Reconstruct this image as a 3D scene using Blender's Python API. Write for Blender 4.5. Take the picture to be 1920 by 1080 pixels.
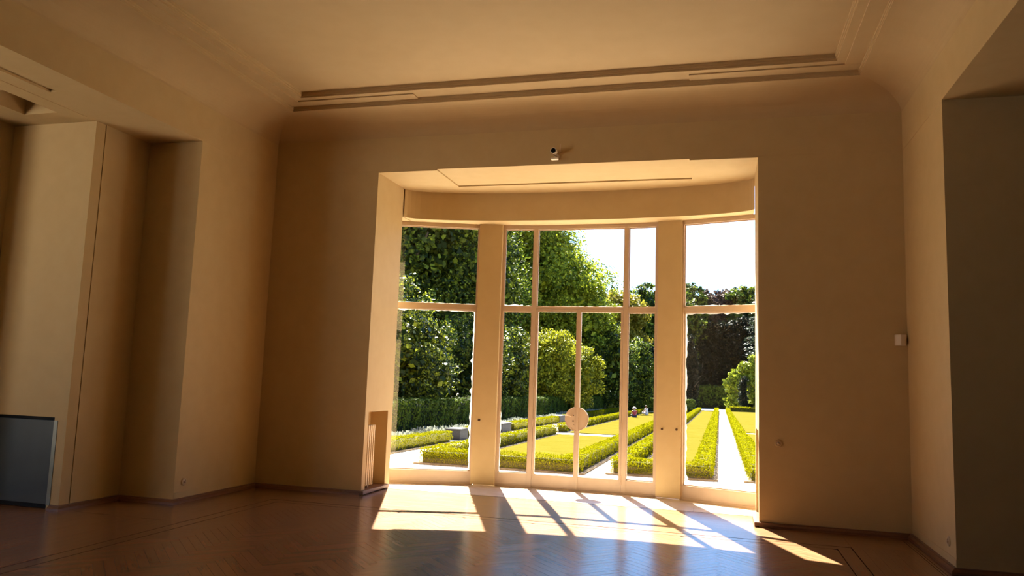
import bpy, bmesh, math, random
import numpy as np
from mathutils import Vector, Matrix

for _o in list(bpy.data.objects):
    bpy.data.objects.remove(_o)
scene = bpy.context.scene
COL = scene.collection
random.seed(7)
rng = np.random.default_rng(11)
R_ = math.radians

# ------------------------------------------------------------------ camera
F_PX, YAW, PITCH, ROLL = 1442.5, R_(-15.25), R_(6.716), R_(1.965)
EYE = Vector((0.0, 0.0, 1.6))
fwd = Vector((math.sin(YAW) * math.cos(PITCH), math.cos(YAW) * math.cos(PITCH), math.sin(PITCH)))
rgt = Vector((math.cos(YAW), -math.sin(YAW), 0))
upv = rgt.cross(fwd)
rc = rgt * math.cos(ROLL) + upv * math.sin(ROLL)
uc = -rgt * math.sin(ROLL) + upv * math.cos(ROLL)
cam_data = bpy.data.cameras.new('camera')
cam = bpy.data.objects.new('camera', cam_data)
COL.objects.link(cam)
cam.matrix_world = Matrix(((rc.x, uc.x, -fwd.x, EYE.x), (rc.y, uc.y, -fwd.y, EYE.y),
                           (rc.z, uc.z, -fwd.z, EYE.z), (0, 0, 0, 1)))
cam_data.sensor_width = 36.0
cam_data.lens = F_PX / 1920.0 * 36.0
cam_data.clip_start, cam_data.clip_end = 0.05, 600
scene.camera = cam

# ------------------------------------------------------------------ world, sun, exposure
SUN_AZ, SUN_EL = R_(21.0), R_(47.5)          # to the left of the room axis, in front of the camera
to_sun = Vector((-math.sin(SUN_AZ) * math.cos(SUN_EL), math.cos(SUN_AZ) * math.cos(SUN_EL), math.sin(SUN_EL)))
world = bpy.data.worlds.new('sky')
scene.world = world
world.use_nodes = True
wn = world.node_tree
wn.nodes.clear()
wo = wn.nodes.new('ShaderNodeOutputWorld')
wb = wn.nodes.new('ShaderNodeBackground')
sky = wn.nodes.new('ShaderNodeTexSky')
sky.sky_type = 'NISHITA'
sky.sun_disc = False
sky.sun_elevation = SUN_EL
sky.sun_rotation = -SUN_AZ
sky.altitude = 50
sky.air_density = 1.0
sky.dust_density = 0.25
sky.ozone_density = 2.0
wb.inputs['Strength'].default_value = 0.45
tint = wn.nodes.new('ShaderNodeMix')
tint.data_type = 'RGBA'; tint.blend_type = 'MULTIPLY'
tint.inputs[0].default_value = 1.0
tint.inputs[7].default_value = (0.80, 0.97, 1.22, 1)
wn.links.new(sky.outputs[0], tint.inputs[6])
wn.links.new(tint.outputs[2], wb.inputs['Color'])
wn.links.new(wb.outputs[0], wo.inputs['Surface'])
sun_data = bpy.data.lights.new('sun', 'SUN')
sun_data.energy = 56.0
sun_data.angle = R_(0.55)
sun_data.color = (1.0, 0.93, 0.80)
sun = bpy.data.objects.new('sun', sun_data)
COL.objects.link(sun)
sun.rotation_euler = to_sun.to_track_quat('Z', 'Y').to_euler()
sun.location = (-10, 30, 40)
vs = scene.view_settings
vs.view_transform = 'Standard'
vs.look = 'None'
vs.exposure = -0.08
vs.gamma = 1.0
vs.use_curve_mapping = False
scene.cycles.max_bounces = 12
scene.cycles.diffuse_bounces = 8
scene.cycles.transparent_max_bounces = 24
scene.cycles.sample_clamp_indirect = 8.0
scene.cycles.caustics_reflective = False
scene.cycles.caustics_refractive = False

# ------------------------------------------------------------------ material helpers
MATS = {}
def _new(name):
    m = bpy.data.materials.new(name)
    m.use_nodes = True
    nt = m.node_tree
    nt.nodes.clear()
    out = nt.nodes.new('ShaderNodeOutputMaterial')
    return m, nt, out

def ramp2(nt, fac, c0, c1, p0=0.0, p1=1.0):
    r = nt.nodes.new('ShaderNodeValToRGB')
    r.color_ramp.elements[0].position = p0
    r.color_ramp.elements[1].position = p1
    r.color_ramp.elements[0].color = (*c0, 1)
    r.color_ramp.elements[1].color = (*c1, 1)
    nt.links.new(fac, r.inputs[0])
    return r.outputs[0]

def noise(nt, scale, detail=3.0, rough=0.5, coord='Object', stretch=None):
    tc = nt.nodes.new('ShaderNodeTexCoord')
    n = nt.nodes.new('ShaderNodeTexNoise')
    n.inputs['Scale'].default_value = scale
    n.inputs['Detail'].default_value = detail
    n.inputs['Roughness'].default_value = rough
    if stretch:
        mp = nt.nodes.new('ShaderNodeMapping')
        mp.inputs['Scale'].default_value = stretch
        nt.links.new(tc.outputs[coord], mp.inputs[0])
        nt.links.new(mp.outputs[0], n.inputs['Vector'])
    else:
        nt.links.new(tc.outputs[coord], n.inputs['Vector'])
    return n.outputs['Fac']

def surf(name, c0, c1=None, scale=20, rough=0.6, spec=0.3, bump=0.0, bscale=None, metal=0.0, stretch=None):
    if name in MATS:
        return MATS[name]
    m, nt, out = _new(name)
    b = nt.nodes.new('ShaderNodeBsdfPrincipled')
    b.inputs['Roughness'].default_value = rough
    b.inputs['Specular IOR Level'].default_value = spec
    b.inputs['Metallic'].default_value = metal
    if c1 is None:
        c1 = tuple(min(1, v * 1.06) for v in c0)
    f = noise(nt, scale, stretch=stretch)
    nt.links.new(ramp2(nt, f, c0, c1, 0.3, 0.7), b.inputs['Base Color'])
    if bump:
        f2 = noise(nt, bscale or scale, 4, 0.6, stretch=stretch)
        bp = nt.nodes.new('ShaderNodeBump')
        bp.inputs['Strength'].default_value = bump
        bp.inputs['Distance'].default_value = 0.01
        nt.links.new(f2, bp.inputs['Height'])
        nt.links.new(bp.outputs[0], b.inputs['Normal'])
    nt.links.new(b.outputs[0], out.inputs[0])
    MATS[name] = m
    return m

def wood(name, dark, mid, light, rough=0.2, spec=0.5, grain=(14, 1.2, 14), use_obj=True):
    m, nt, out = _new(name)
    b = nt.nodes.new('ShaderNodeBsdfPrincipled')
    b.inputs['Specular IOR Level'].default_value = spec
    g = nt.nodes.new('ShaderNodeNewGeometry')
    oi = nt.nodes.new('ShaderNodeObjectInfo')
    add = nt.nodes.new('ShaderNodeMath'); add.operation = 'ADD'
    fr = nt.nodes.new('ShaderNodeMath'); fr.operation = 'FRACT'
    nt.links.new(g.outputs['Random Per Island'], add.inputs[0])
    nt.links.new(oi.outputs['Random'], add.inputs[1])
    nt.links.new(add.outputs[0], fr.inputs[0])
    f = noise(nt, 3.0, 5, 0.6, stretch=grain)
    mix = nt.nodes.new('ShaderNodeMath'); mix.operation = 'MULTIPLY_ADD'
    mix.inputs[1].default_value = 0.42
    nt.links.new(fr.outputs[0], mix.inputs[0])
    sc = nt.nodes.new('ShaderNodeMath'); sc.operation = 'MULTIPLY'; sc.inputs[1].default_value = 0.55
    nt.links.new(f, sc.inputs[0])
    nt.links.new(sc.outputs[0], mix.inputs[2])
    r = nt.nodes.new('ShaderNodeValToRGB')
    r.color_ramp.elements[0].position = 0.15; r.color_ramp.elements[0].color = (*dark, 1)
    r.color_ramp.elements[1].position = 0.9; r.color_ramp.elements[1].color = (*light, 1)
    e = r.color_ramp.elements.new(0.5); e.color = (*mid, 1)
    nt.links.new(mix.outputs[0], r.inputs[0])
    nt.links.new(r.outputs[0], b.inputs['Base Color'])
    rr = nt.nodes.new('ShaderNodeMapRange')
    rr.inputs['To Min'].default_value = rough * 0.85
    rr.inputs['To Max'].default_value = rough * 1.2
    nt.links.new(noise(nt, 1.3, 3, coord='Generated'), rr.inputs['Value'])
    nt.links.new(rr.outputs[0], b.inputs['Roughness'])
    bp = nt.nodes.new('ShaderNodeBump')
    bp.inputs['Strength'].default_value = 0.12
    bp.inputs['Distance'].default_value = 0.004
    nt.links.new(noise(nt, 5.0, 3, 0.5, stretch=grain), bp.inputs['Height'])
    nt.links.new(bp.outputs[0], b.inputs['Normal'])
    nt.links.new(b.outputs[0], out.inputs[0])
    MATS[name] = m
    return m

def leafmat(name, c0, c1, trans=0.45, tcol=None, rough=0.5, spec=0.18, p0=0.0):
    """thin leaf: diffuse + translucent + a little gloss, tone varying leaf by leaf; p0 paints sun flecks among shade-dark leaves"""
    m, nt, out = _new(name)
    c0 = tuple(0.73 * v for v in c0); c1 = tuple(0.73 * v for v in c1)
    g = nt.nodes.new('ShaderNodeNewGeometry')
    col = ramp2(nt, g.outputs['Random Per Island'], c0, c1, p0, 1.0)
    d = nt.nodes.new('ShaderNodeBsdfPrincipled')
    d.inputs['Roughness'].default_value = rough
    d.inputs['Specular IOR Level'].default_value = spec
    t = nt.nodes.new('ShaderNodeBsdfTranslucent')
    nt.links.new(col, d.inputs['Base Color'])
    if tcol:
        t.inputs['Color'].default_value = (*tcol, 1)
    else:
        nt.links.new(col, t.inputs['Color'])
    mx = nt.nodes.new('ShaderNodeMixShader')
    mx.inputs[0].default_value = trans
    nt.links.new(d.outputs[0], mx.inputs[1])
    nt.links.new(t.outputs[0], mx.inputs[2])
    nt.links.new(mx.outputs[0], out.inputs[0])
    MATS[name] = m
    return m

def glassmat(name):
    m, nt, out = _new(name)
    tr = nt.nodes.new('ShaderNodeBsdfTransparent')
    tr.inputs[0].default_value = (0.97, 0.98, 0.97, 1)
    gl = nt.nodes.new('ShaderNodeBsdfGlossy')
    gl.inputs['Roughness'].default_value = 0.0
    # Schlick reflectance of clear glass, the same from both faces of the pane
    lw = nt.nodes.new('ShaderNodeLayerWeight')
    lw.inputs['Blend'].default_value = 0.5
    pw = nt.nodes.new('ShaderNodeMath'); pw.operation = 'POWER'; pw.inputs[1].default_value = 5.0
    fr = nt.nodes.new('ShaderNodeMath'); fr.operation = 'MULTIPLY_ADD'
    fr.inputs[1].default_value = 0.96; fr.inputs[2].default_value = 0.035
    nt.links.new(lw.outputs['Facing'], pw.inputs[0])
    nt.links.new(pw.outputs[0], fr.inputs[0])
    mx = nt.nodes.new('ShaderNodeMixShader')
    nt.links.new(fr.outputs[0], mx.inputs[0])
    nt.links.new(tr.outputs[0], mx.inputs[1])
    nt.links.new(gl.outputs[0], mx.inputs[2])
    nt.links.new(mx.outputs[0], out.inputs[0])
    MATS[name] = m
    return m

WALL = surf('wall_plaster', (0.50, 0.365, 0.185), (0.525, 0.385, 0.20), 6, 0.75, 0.2, 0.06, 220)
CEIL = surf('ceiling_plaster', (0.475, 0.345, 0.185), (0.495, 0.36, 0.197), 4, 0.8, 0.2, 0.05, 200)
FRAME = surf('window_paint', (0.50, 0.37, 0.255), (0.535, 0.40, 0.28), 9, 0.4, 0.4, 0.05, 60)
SKIRT = wood('baseboard_wood', (0.10, 0.045, 0.025), (0.16, 0.075, 0.04), (0.21, 0.105, 0.055), 0.35, 0.4)
PLANK = wood('parquet_wood', (0.18, 0.09, 0.043), (0.225, 0.114, 0.054), (0.265, 0.137, 0.066), 0.22, 0.5)
UNDER = surf('floor_joint', (0.05, 0.025, 0.012), None, 10, 0.6)
INLAY = surf('inlay_wood', (0.02, 0.011, 0.007), None, 10, 0.9, 0.0)
STONE = surf('threshold_stone', (0.58, 0.47, 0.36), (0.66, 0.55, 0.44), 7, 0.22, 0.5, 0.02, 30)
GLASS = glassmat('window_glass')
PUTTY = leafmat('flaking_putty', (1.0, 0.97, 0.9), (1.1, 1.08, 1.0), 0.6)
METAL = surf('brass_hardware', (0.55, 0.42, 0.28), None, 30, 0.35, 0.5, metal=0.3)
DARKMETAL = surf('dark_screw', (0.07, 0.035, 0.02), None, 30, 0.4)
SLATE = surf('slate_panel', (0.045, 0.055, 0.06), (0.055, 0.068, 0.072), 3, 0.5, 0.3)
GLASSEDGE = surf('grey_green_edge', (0.20, 0.22, 0.18), None, 5, 0.3)
BLACK = surf('black_void', (0.01, 0.01, 0.01), None, 5, 0.8)
RADI = surf('radiator_enamel', (0.62, 0.47, 0.27), None, 10, 0.4, 0.4)
WHITEPL = surf('white_plastic', (0.66, 0.58, 0.47), None, 10, 0.4, 0.4)
LENS = surf('lens_black', (0.006, 0.006, 0.006), None, 10, 0.15, 0.5)
PLATE = surf('wall_plate_paint', (0.45, 0.33, 0.18), None, 10, 0.35, 0.5)
GRAVEL = surf('pale_gravel', (0.62, 0.57, 0.49), (0.74, 0.69, 0.60), 30, 0.95, 0.0, 0.4, 60)
OUTWALL = surf('facade_render', (0.62, 0.48, 0.42), None, 3, 0.85, 0.2)
SOIL = surf('bed_soil', (0.10, 0.075, 0.05), (0.20, 0.15, 0.10), 9, 0.9, 0.1, 0.8, 25)
CSTONE = surf('grey_granite', (0.026, 0.025, 0.025), (0.045, 0.043, 0.043), 40, 0.8, 0.2, 0.2, 60)
BARK = surf('tree_bark', (0.08, 0.065, 0.05), (0.15, 0.12, 0.09), 8, 0.9, 0.1, 0.6, 14, stretch=(1, 1, 0.2))
GRASS = surf('dry_lawn', (0.076, 0.066, 0.007), (0.108, 0.087, 0.015), 3.0, 0.95, 0.0, 0.9, 45, stretch=(0.5, 1.6, 1))
BOX = leafmat('box_leaf', (0.16, 0.16, 0.002), (0.30, 0.28, 0.004), 0.5, spec=0.0)
BOXCORE = surf('box_stems', (0.05, 0.045, 0.012), (0.09, 0.08, 0.02), 20, 0.9, 0.1, 0.8, 40)
YEW = leafmat('yew_leaf', (0.045, 0.075, 0.009), (0.12, 0.17, 0.018), 0.25, spec=0.02)
YEWCORE = surf('yew_core', (0.008, 0.014, 0.004), None, 20, 0.9, 0.1)
LEAF_A = leafmat('oak_leaf', (0.020, 0.042, 0.006), (0.31, 0.38, 0.03), 0.32, p0=0.4)  # few bright leaves paint sun flecks, the dark rest paints shadow
LEAF_B = leafmat('camellia_leaf', (0.016, 0.034, 0.006), (0.36, 0.40, 0.03), 0.28, rough=0.35, spec=0.15, p0=0.5)  # sunlit sprigs and shadow between them painted through the leaf tones
LEAF_C = leafmat('painted_sun_leaf', (0.085, 0.135, 0.010), (0.56, 0.62, 0.04), 0.36, p0=0.1)  # raised tones put sunlit clumps into the leaf colour
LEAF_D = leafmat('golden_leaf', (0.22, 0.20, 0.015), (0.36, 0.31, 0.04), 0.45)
LEAF_H = leafmat('painted_glow_leaf', (0.11, 0.13, 0.006), (0.64, 0.62, 0.035), 0.38, p0=0.25)  # bright end paints full sun onto the shrub's leaves
LEAF_E = leafmat('purple_leaf', (0.06, 0.038, 0.042), (0.12, 0.085, 0.065), 0.35)
LEAF_F = leafmat('conifer_needle', (0.025, 0.042, 0.024), (0.055, 0.075, 0.04), 0.25)
LEAF_G = leafmat('painted_shade_leaf', (0.0035, 0.0075, 0.006), (0.011, 0.020, 0.012), 0.2, spec=0.05)  # near-black tone puts the shade side of far trees into the colour
LAV = leafmat('lavender_leaf', (0.26, 0.28, 0.22), (0.42, 0.44, 0.36), 0.3, spec=0.02)
SKIN = surf('skin', (0.55, 0.34, 0.24), None, 10, 0.5)
RED = surf('red_cloth', (0.42, 0.05, 0.07), None, 20, 0.8)
WHITECLOTH = surf('white_cloth', (0.75, 0.70, 0.72), None, 20, 0.8)
HAIR = surf('brown_hair', (0.12, 0.06, 0.025), None, 20, 0.6)
HATM = surf('pale_hat', (0.75, 0.62, 0.62), None, 20, 0.8)
DENIM = surf('dark_trousers', (0.05, 0.05, 0.08), None, 20, 0.8)

# ------------------------------------------------------------------ mesh helpers
def link(name, me, mats, parent=None):
    o = bpy.data.objects.new(name, me)
    for m in (mats if isinstance(mats, (list, tuple)) else [mats]):
        if m.name not in [x.name for x in me.materials if x]:
            me.materials.append(m)
    COL.objects.link(o)
    if parent is not None:
        o.parent = parent
    return o

def tag(o, label=None, cat=None, group=None, kind=None):
    if label: o['label'] = label
    if cat: o['category'] = cat
    if group: o['group'] = group
    if kind: o['kind'] = kind
    return o

def empty(name, loc=(0, 0, 0), rz=0.0):
    o = bpy.data.objects.new(name, None)
    COL.objects.link(o)
    o.location = loc
    o.rotation_euler = (0, 0, rz)
    o.empty_display_size = 0.1
    return o

class MB:
    """collects shapes; build() makes ONE mesh object"""
    def __init__(self):
        self.v, self.f, self.mi = [], [], []
    def poly(self, pts, mi=0):
        i = len(self.v)
        self.v += [tuple(p) for p in pts]
        self.f.append(tuple(range(i, i + len(pts))))
        self.mi.append(mi)
        return self
    def hexa(self, p, mi=0):
        i = len(self.v)
        self.v += [tuple(q) for q in p]
        for q in ((0, 3, 2, 1), (4, 5, 6, 7), (0, 1, 5, 4), (1, 2, 6, 5), (2, 3, 7, 6), (3, 0, 4, 7)):
            self.f.append(tuple(i + k for k in q)); self.mi.append(mi)
        return self
    def box(self, x0, x1, y0, y1, z0, z1, mi=0, T=None):
        p = [(x0, y0, z0), (x1, y0, z0), (x1, y1, z0), (x0, y1, z0),
             (x0, y0, z1), (x1, y0, z1), (x1, y1, z1), (x0, y1, z1)]
        if T: p = [T(*q) for q in p]
        return self.hexa(p, mi)
    def prism(self, plan, z0, z1, mi=0):
        n = len(plan); i = len(self.v)
        self.v += [(x, y, z0) for x, y in plan] + [(x, y, z1) for x, y in plan]
        self.f.append(tuple(i + k for k in reversed(range(n)))); self.mi.append(mi)
        self.f.append(tuple(i + n + k for k in range(n))); self.mi.append(mi)
        for k in range(n):
            j = (k + 1) % n
            self.f.append((i + k, i + j, i + n + j, i + n + k)); self.mi.append(mi)
        return self
    def tube(self, pts, r, seg=8, mi=0, caps=True):
        pts = [Vector(p) for p in pts]
        rs = r if isinstance(r, (list, tuple)) else [r] * len(pts)
        base = len(self.v)
        for k, p in enumerate(pts):
            d = (pts[min(k + 1, len(pts) - 1)] - pts[max(k - 1, 0)]).normalized()
            a = d.orthogonal().normalized() if k == 0 else (a0 - d * a0.dot(d)).normalized()
            a0 = a
            b = d.cross(a)
            for s in range(seg):
                t = 2 * math.pi * s / seg
                self.v.append(tuple(p + a * (rs[k] * math.cos(t)) + b * (rs[k] * math.sin(t))))
        for k in range(len(pts) - 1):
            for s in range(seg):
                s2 = (s + 1) % seg
                self.f.append((base + k * seg + s, base + k * seg + s2, base + (k + 1) * seg + s2, base + (k + 1) * seg + s))
                self.mi.append(mi)
        if caps:
            self.f.append(tuple(base + s for s in reversed(range(seg)))); self.mi.append(mi)
            e = base + (len(pts) - 1) * seg
            self.f.append(tuple(e + s for s in range(seg))); self.mi.append(mi)
        return self
    def build(self, name, mats, parent=None, bevel=0.0, smooth=False):
        me = bpy.data.meshes.new(name)
        me.from_pydata(self.v, [], self.f)
        mats = mats if isinstance(mats, (list, tuple)) else [mats]
        for m in mats: me.materials.append(m)
        me.polygons.foreach_set('material_index', self.mi)
        bm = bmesh.new(); bm.from_mesh(me)
        bmesh.ops.recalc_face_normals(bm, faces=bm.faces)
        if bevel:
            bmesh.ops.bevel(bm, geom=list(bm.edges), offset=bevel, segments=2, affect='EDGES', profile=0.6)
        bm.to_mesh(me); bm.free()
        if smooth:
            me.polygons.foreach_set('use_smooth', [True] * len(me.polygons))
        me.update()
        o = bpy.data.objects.new(name, me)
        COL.objects.link(o)
        if parent is not None: o.parent = parent
        return o

def quads_mesh(name, V, mat_index=None, mats=(), extra=None):
    """V: (n,4,3) array of leaf quads -> mesh, plus optional extra (verts, faces, material index)"""
    n = len(V)
    verts = V.reshape(-1, 3)
    nv = n * 4
    faces_tot = n
    loops = np.arange(nv, dtype=np.int32)
    lstart = np.arange(0, nv, 4, dtype=np.int32)
    ltot = np.full(n, 4, np.int32)
    mi = np.zeros(n, np.int32)
    if extra is not None:
        ev, ef, em = extra
        verts = np.vstack([verts, np.array(ev, float)])
        el = []; es = []; et = []
        pos = nv
        for fc in ef:
            es.append(pos); et.append(len(fc)); pos += len(fc)
            el += [nv + q for q in fc]
        loops = np.concatenate([loops, np.array(el, np.int32)])
        lstart = np.concatenate([lstart, np.array(es, np.int32)])
        ltot = np.concatenate([ltot, np.array(et, np.int32)])
        mi = np.concatenate([mi, np.full(len(ef), em, np.int32)])
        faces_tot = n + len(ef)
    me = bpy.data.meshes.new(name)
    me.vertices.add(len(verts))
    me.vertices.foreach_set('co', verts.astype(np.float32).ravel())
    me.loops.add(len(loops))
    me.loops.foreach_set('vertex_index', loops)
    me.polygons.add(faces_tot)
    me.polygons.foreach_set('loop_start', lstart)
    me.polygons.foreach_set('loop_total', ltot)
    for m in mats: me.materials.append(m)
    me.polygons.foreach_set('material_index', mi)
    me.update(calc_edges=True)
    return me

def leaf_quads(P, N, size, aspect=0.55, tilt=0.7):
    """diamond leaves at P facing roughly N"""
    n = len(P)
    N = N + rng.normal(0, tilt, (n, 3))
    N /= np.linalg.norm(N, axis=1, keepdims=True) + 1e-9
    A = np.cross(N, rng.normal(0, 1, (n, 3)))
    A /= np.linalg.norm(A, axis=1, keepdims=True) + 1e-9
    B = np.cross(N, A)
    s = size * rng.uniform(0.6, 1.25, (n, 1))
    return np.stack([P - A * s, P - B * s * aspect, P + A * s, P + B * s * aspect], axis=1)

def disc_pts(c, r, axis, n=16):
    c = Vector(c)
    a = Vector(axis).orthogonal().normalized(); b = Vector(axis).normalized().cross(a)
    return [c + a * (r * math.cos(2 * math.pi * k / n)) + b * (r * math.sin(2 * math.pi * k / n)) for k in range(n)]

def lathe(mb, c, axis, prof, n=18, mi=0):
    """prof: list of (distance along axis, radius)"""
    base = len(mb.v)
    ax = Vector(axis).normalized()
    for d, r in prof:
        for p in disc_pts(Vector(c) + ax * d, max(r, 1e-4), ax, n):
            mb.v.append(tuple(p))
    for k in range(len(prof) - 1):
        for s in range(n):
            s2 = (s + 1) % n
            mb.f.append((base + k * n + s, base + k * n + s2, base + (k + 1) * n + s2, base + (k + 1) * n + s)); mb.mi.append(mi)
    mb.f.append(tuple(base + s for s in reversed(range(n)))); mb.mi.append(mi)
    e = base + (len(prof) - 1) * n
    mb.f.append(tuple(e + s for s in range(n))); mb.mi.append(mi)
    return mb

# ------------------------------------------------------------------ room dimensions (metres)
XL, XR, YB = -6.208, 2.052, 9.595           # left wall, right wall, back wall
XC = -2.07
OA, OB = -4.597, 0.441                      # opening to the bay
ZT = 4.4                                    # head of all openings
YP = 7.94                                   # front edge of the side piers
XI, YE = -6.978, 7.063                      # stepped pier in the left hall
JY = 10.49                                  # rear end of the bay jambs
def yw(x): return 11.42 - (x - XC) ** 2 / 13.2
def ell(x):                                 # inner face of the curved header
    u = max(-1, min(1, (x - XC) / (OB - XC + 0.002)))
    return 10.53 + 0.48 * math.sqrt(max(0, 1 - u * u))

def struct(o):
    o['kind'] = 'structure'
    return o

# ------------------------------------------------------------------ floor
fl = struct(MB().box(-11.6, 8.0, -4.6, 10.6, -0.35, -0.004).build('floor', UNDER))
def clip_poly(poly, x0, x1, y0, y1):
    for ax, lim, sgn in ((0, x0, 1), (0, x1, -1), (1, y0, 1), (1, y1, -1)):
        out = []
        for i in range(len(poly)):
            a, b = poly[i], poly[(i + 1) % len(poly)]
            da, db = sgn * (a[ax] - lim), sgn * (b[ax] - lim)
            if da >= 0: out.append(a)
            if da * db < 0:
                t = da / (da - db)
                out.append((a[0] + (b[0] - a[0]) * t, a[1] + (b[1] - a[1]) * t))
        poly = out
        if len(poly) < 3: return []
    return poly
FX0, FX1, FY0, FY1 = -5.25, 1.145, 2.6, 8.62
PL, PW = 0.5728, 0.0818
planks = []
s2 = math.sqrt(0.5)
# herringbone: ribs along the room, peaks every 0.81 m
period = PL * math.sqrt(2)
step = PW * math.sqrt(2)
gap = 0.0014
ncol = int((FX1 - FX0) / period) + 4
for c in range(-ncol, ncol):
    xpk = -0.04 + c * period
    if xpk < FX0 - period or xpk > FX1 + period: continue
    for k in range(-2, int((FY1 - FY0) / step) + 12):
        yk = FY0 - 0.6 + k * step
        # plank falling to the right from the peak, and one falling to the left
        for sgn in (1, -1):
            ox, oy = xpk, yk + (0 if sgn > 0 else 0)
            d = (sgn * s2, -s2); nrm = (-d[1] * sgn, d[0] * sgn)
            off = 0.0 if sgn > 0 else -PW
            a0, a1 = gap, PL - gap
            if sgn > 0: a0, a1 = gap, PL - gap
            b0, b1 = gap, PW - gap
            nrm = (s2 * 1.0, s2) if sgn > 0 else (-s2, s2)
            sh = 0.0 if sgn > 0 else 0.0
            st = -PW if sgn < 0 else 0.0
            pts = [(ox + d[0] * (a + st) + nrm[0] * b, oy + d[1] * (a + st) + nrm[1] * b)
                   for a, b in ((a0, b0), (a1, b0), (a1, b1), (a0, b1))]
            if sgn > 0: pts = pts
            q = clip_poly(pts, FX0, FX1, FY0, FY1)
            if len(q) >= 3:
                ar = abs(sum(q[i][0] * q[(i + 1) % len(q)][1] - q[(i + 1) % len(q)][0] * q[i][1] for i in range(len(q)))) / 2
                if ar > 0.002:
                    planks.append((q, sgn, ar))
def in_view(x, y):
    P = Vector((x, y, 0)) - EYE
    w = P.dot(fwd)
    if w <= 0: return False
    u, v = P.dot(rc) / w * F_PX, -P.dot(uc) / w * F_PX
    return abs(u) < 970 and -540 < v < 545
def near_key(it):
    cx = sum(p[0] for p in it[0]) / len(it[0]); cy = sum(p[1] for p in it[0]) / len(it[0])
    return (0 if in_view(cx, cy) else 1, cx * cx + cy * cy)
planks.sort(key=near_key)
shared = {}
stuffmb = MB()
for i, (q, sgn, ar) in enumerate(planks):
    full = len(q) == 4 and ar > 0.95 * (PL - 2 * gap) * (PW - 2 * gap)
    dz = random.uniform(0, 0.0006)
    ang = -math.pi / 4 if sgn > 0 else -3 * math.pi / 4
    cx = sum(p[0] for p in q) / len(q); cy = sum(p[1] for p in q) / len(q)
    ca, sa = math.cos(-ang), math.sin(-ang)
    loc = [((x - cx) * ca - (y - cy) * sa, (x - cx) * sa + (y - cy) * ca) for x, y in q]
    loc = [(y, x) for x, y in loc]         # long side along local y (grain direction)
    if i < 300:
        if full and 'p' in shared:
            me = shared['p']
        else:
            mb = MB().prism(loc, -0.006, 0.0)
            o = mb.build('plank', PLANK)
            me = o.data
            bpy.data.objects.remove(o)
            if full: shared['p'] = me
        o = bpy.data.objects.new('plank', me)
        COL.objects.link(o)
        o.parent = fl
        o.matrix_local = Matrix.Translation((cx, cy, dz)) @ Matrix.Rotation(ang, 4, 'Z') @ Matrix.Rotation(random.gauss(0, 0.004), 4, 'X') @ Matrix(((0, 1, 0, 0), (1, 0, 0, 0), (0, 0, -1, -0.006), (0, 0, 0, 1)))
    else:
        stuffmb.prism(q, -0.006, dz)
tag(stuffmb.build('parquet_field', PLANK, fl), kind='stuff')
# boards around the field, parallel to the walls
board_me = {}
nboards = 0
def boards(x0, x1, y0, y1, along, w=0.098, lmin=0.9, lmax=1.7):
    global nboards
    if along == 'y':
        x = x0
        while x < x1 - 0.005:
            xe = min(x + w, x1)
            y = y0 - random.uniform(0, 0.8)
            while y < y1 - 0.01:
                ye = min(y + random.uniform(lmin, lmax), y1)
                if y1 - ye < 0.2: ye = y1
                yield (x + 0.0009, xe - 0.0009, max(y, y0) + 0.0009, ye - 0.0009, 'y')
                y = ye
            x = xe
    else:
        for b in boards(y0, y1, x0, x1, 'y', w, lmin, lmax):
            yield (b[2], b[3], b[0], b[1], 'x')
allb = []
allb += list(boards(1.305, XR, 3.0, 8.78, 'y'))
allb += list(boards(-5.41, 1.305, 8.78, YB + 0.02, 'x'))
allb += list(boards(1.305, XR, 8.78, YB, 'x'))
allb += list(boards(XL, -5.41, 7.10, YB, 'y'))
allb += list(boards(OA - 0.02, OB + 0.02, YB + 0.02, 10.305, 'x'))
allb += list(boards(-8.2, -5.41, 3.4, 7.10, 'y', 0.12))
allb += list(boards(XL - 0.72, XL, 7.10, YP, 'y', 0.12))
# the plain band between two dark inlay lines
band = [(1.155, 1.295, 2.6, 8.76, 'y'), (-5.40, -5.26, 2.6, 8.76, 'y'), (-5.26, 1.155, 8.63, 8.76, 'x')]
for b in band:
    L = b[3] - b[2] if b[4] == 'y' else b[1] - b[0]
    n = max(1, int(L / 1.6))
    for k in range(n):
        if b[4] == 'y': allb.append((b[0], b[1], b[2] + L * k / n + 0.0009, b[2] + L * (k + 1) / n - 0.0009, 'y'))
        else: allb.append((b[0] + L * k / n + 0.0009, b[0] + L * (k + 1) / n - 0.0009, b[2], b[3], 'x'))
allb.sort(key=lambda b: (0 if in_view((b[0] + b[1]) / 2, (b[2] + b[3]) / 2) else 1, ((b[0] + b[1]) / 2) ** 2 + ((b[2] + b[3]) / 2) ** 2))
restb = MB()
for i, b in enumerate(allb):
    if i < 300:
        cx, cy = (b[0] + b[1]) / 2, (b[2] + b[3]) / 2
        hx, hy = (b[1] - b[0]) / 2, (b[3] - b[2]) / 2
        if b[4] == 'x': hx, hy = hy, hx
        o = MB().box(-hx, hx, -hy, hy, -0.006, 0).build('border_board', PLANK, fl)
        o.location = (cx, cy, random.uniform(0, 0.0005))
        if b[4] == 'x': o.rotation_euler = (0, 0, math.pi / 2)
    else:
        restb.box(b[0], b[1], b[2], b[3], -0.006, 0)
if restb.v: tag(restb.build('far_boards', PLANK, fl), kind='stuff')
inl = MB()
for x in (1.145, 1.295): inl.box(x, x + 0.010, 2.6, 8.63 if x < 1.2 else 8.77, -0.006, 0.0002)
for x in (-5.41, -5.26): inl.box(x, x + 0.010, 2.6, 8.63 if x > -5.3 else 8.77, -0.006, 0.0002)
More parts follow.
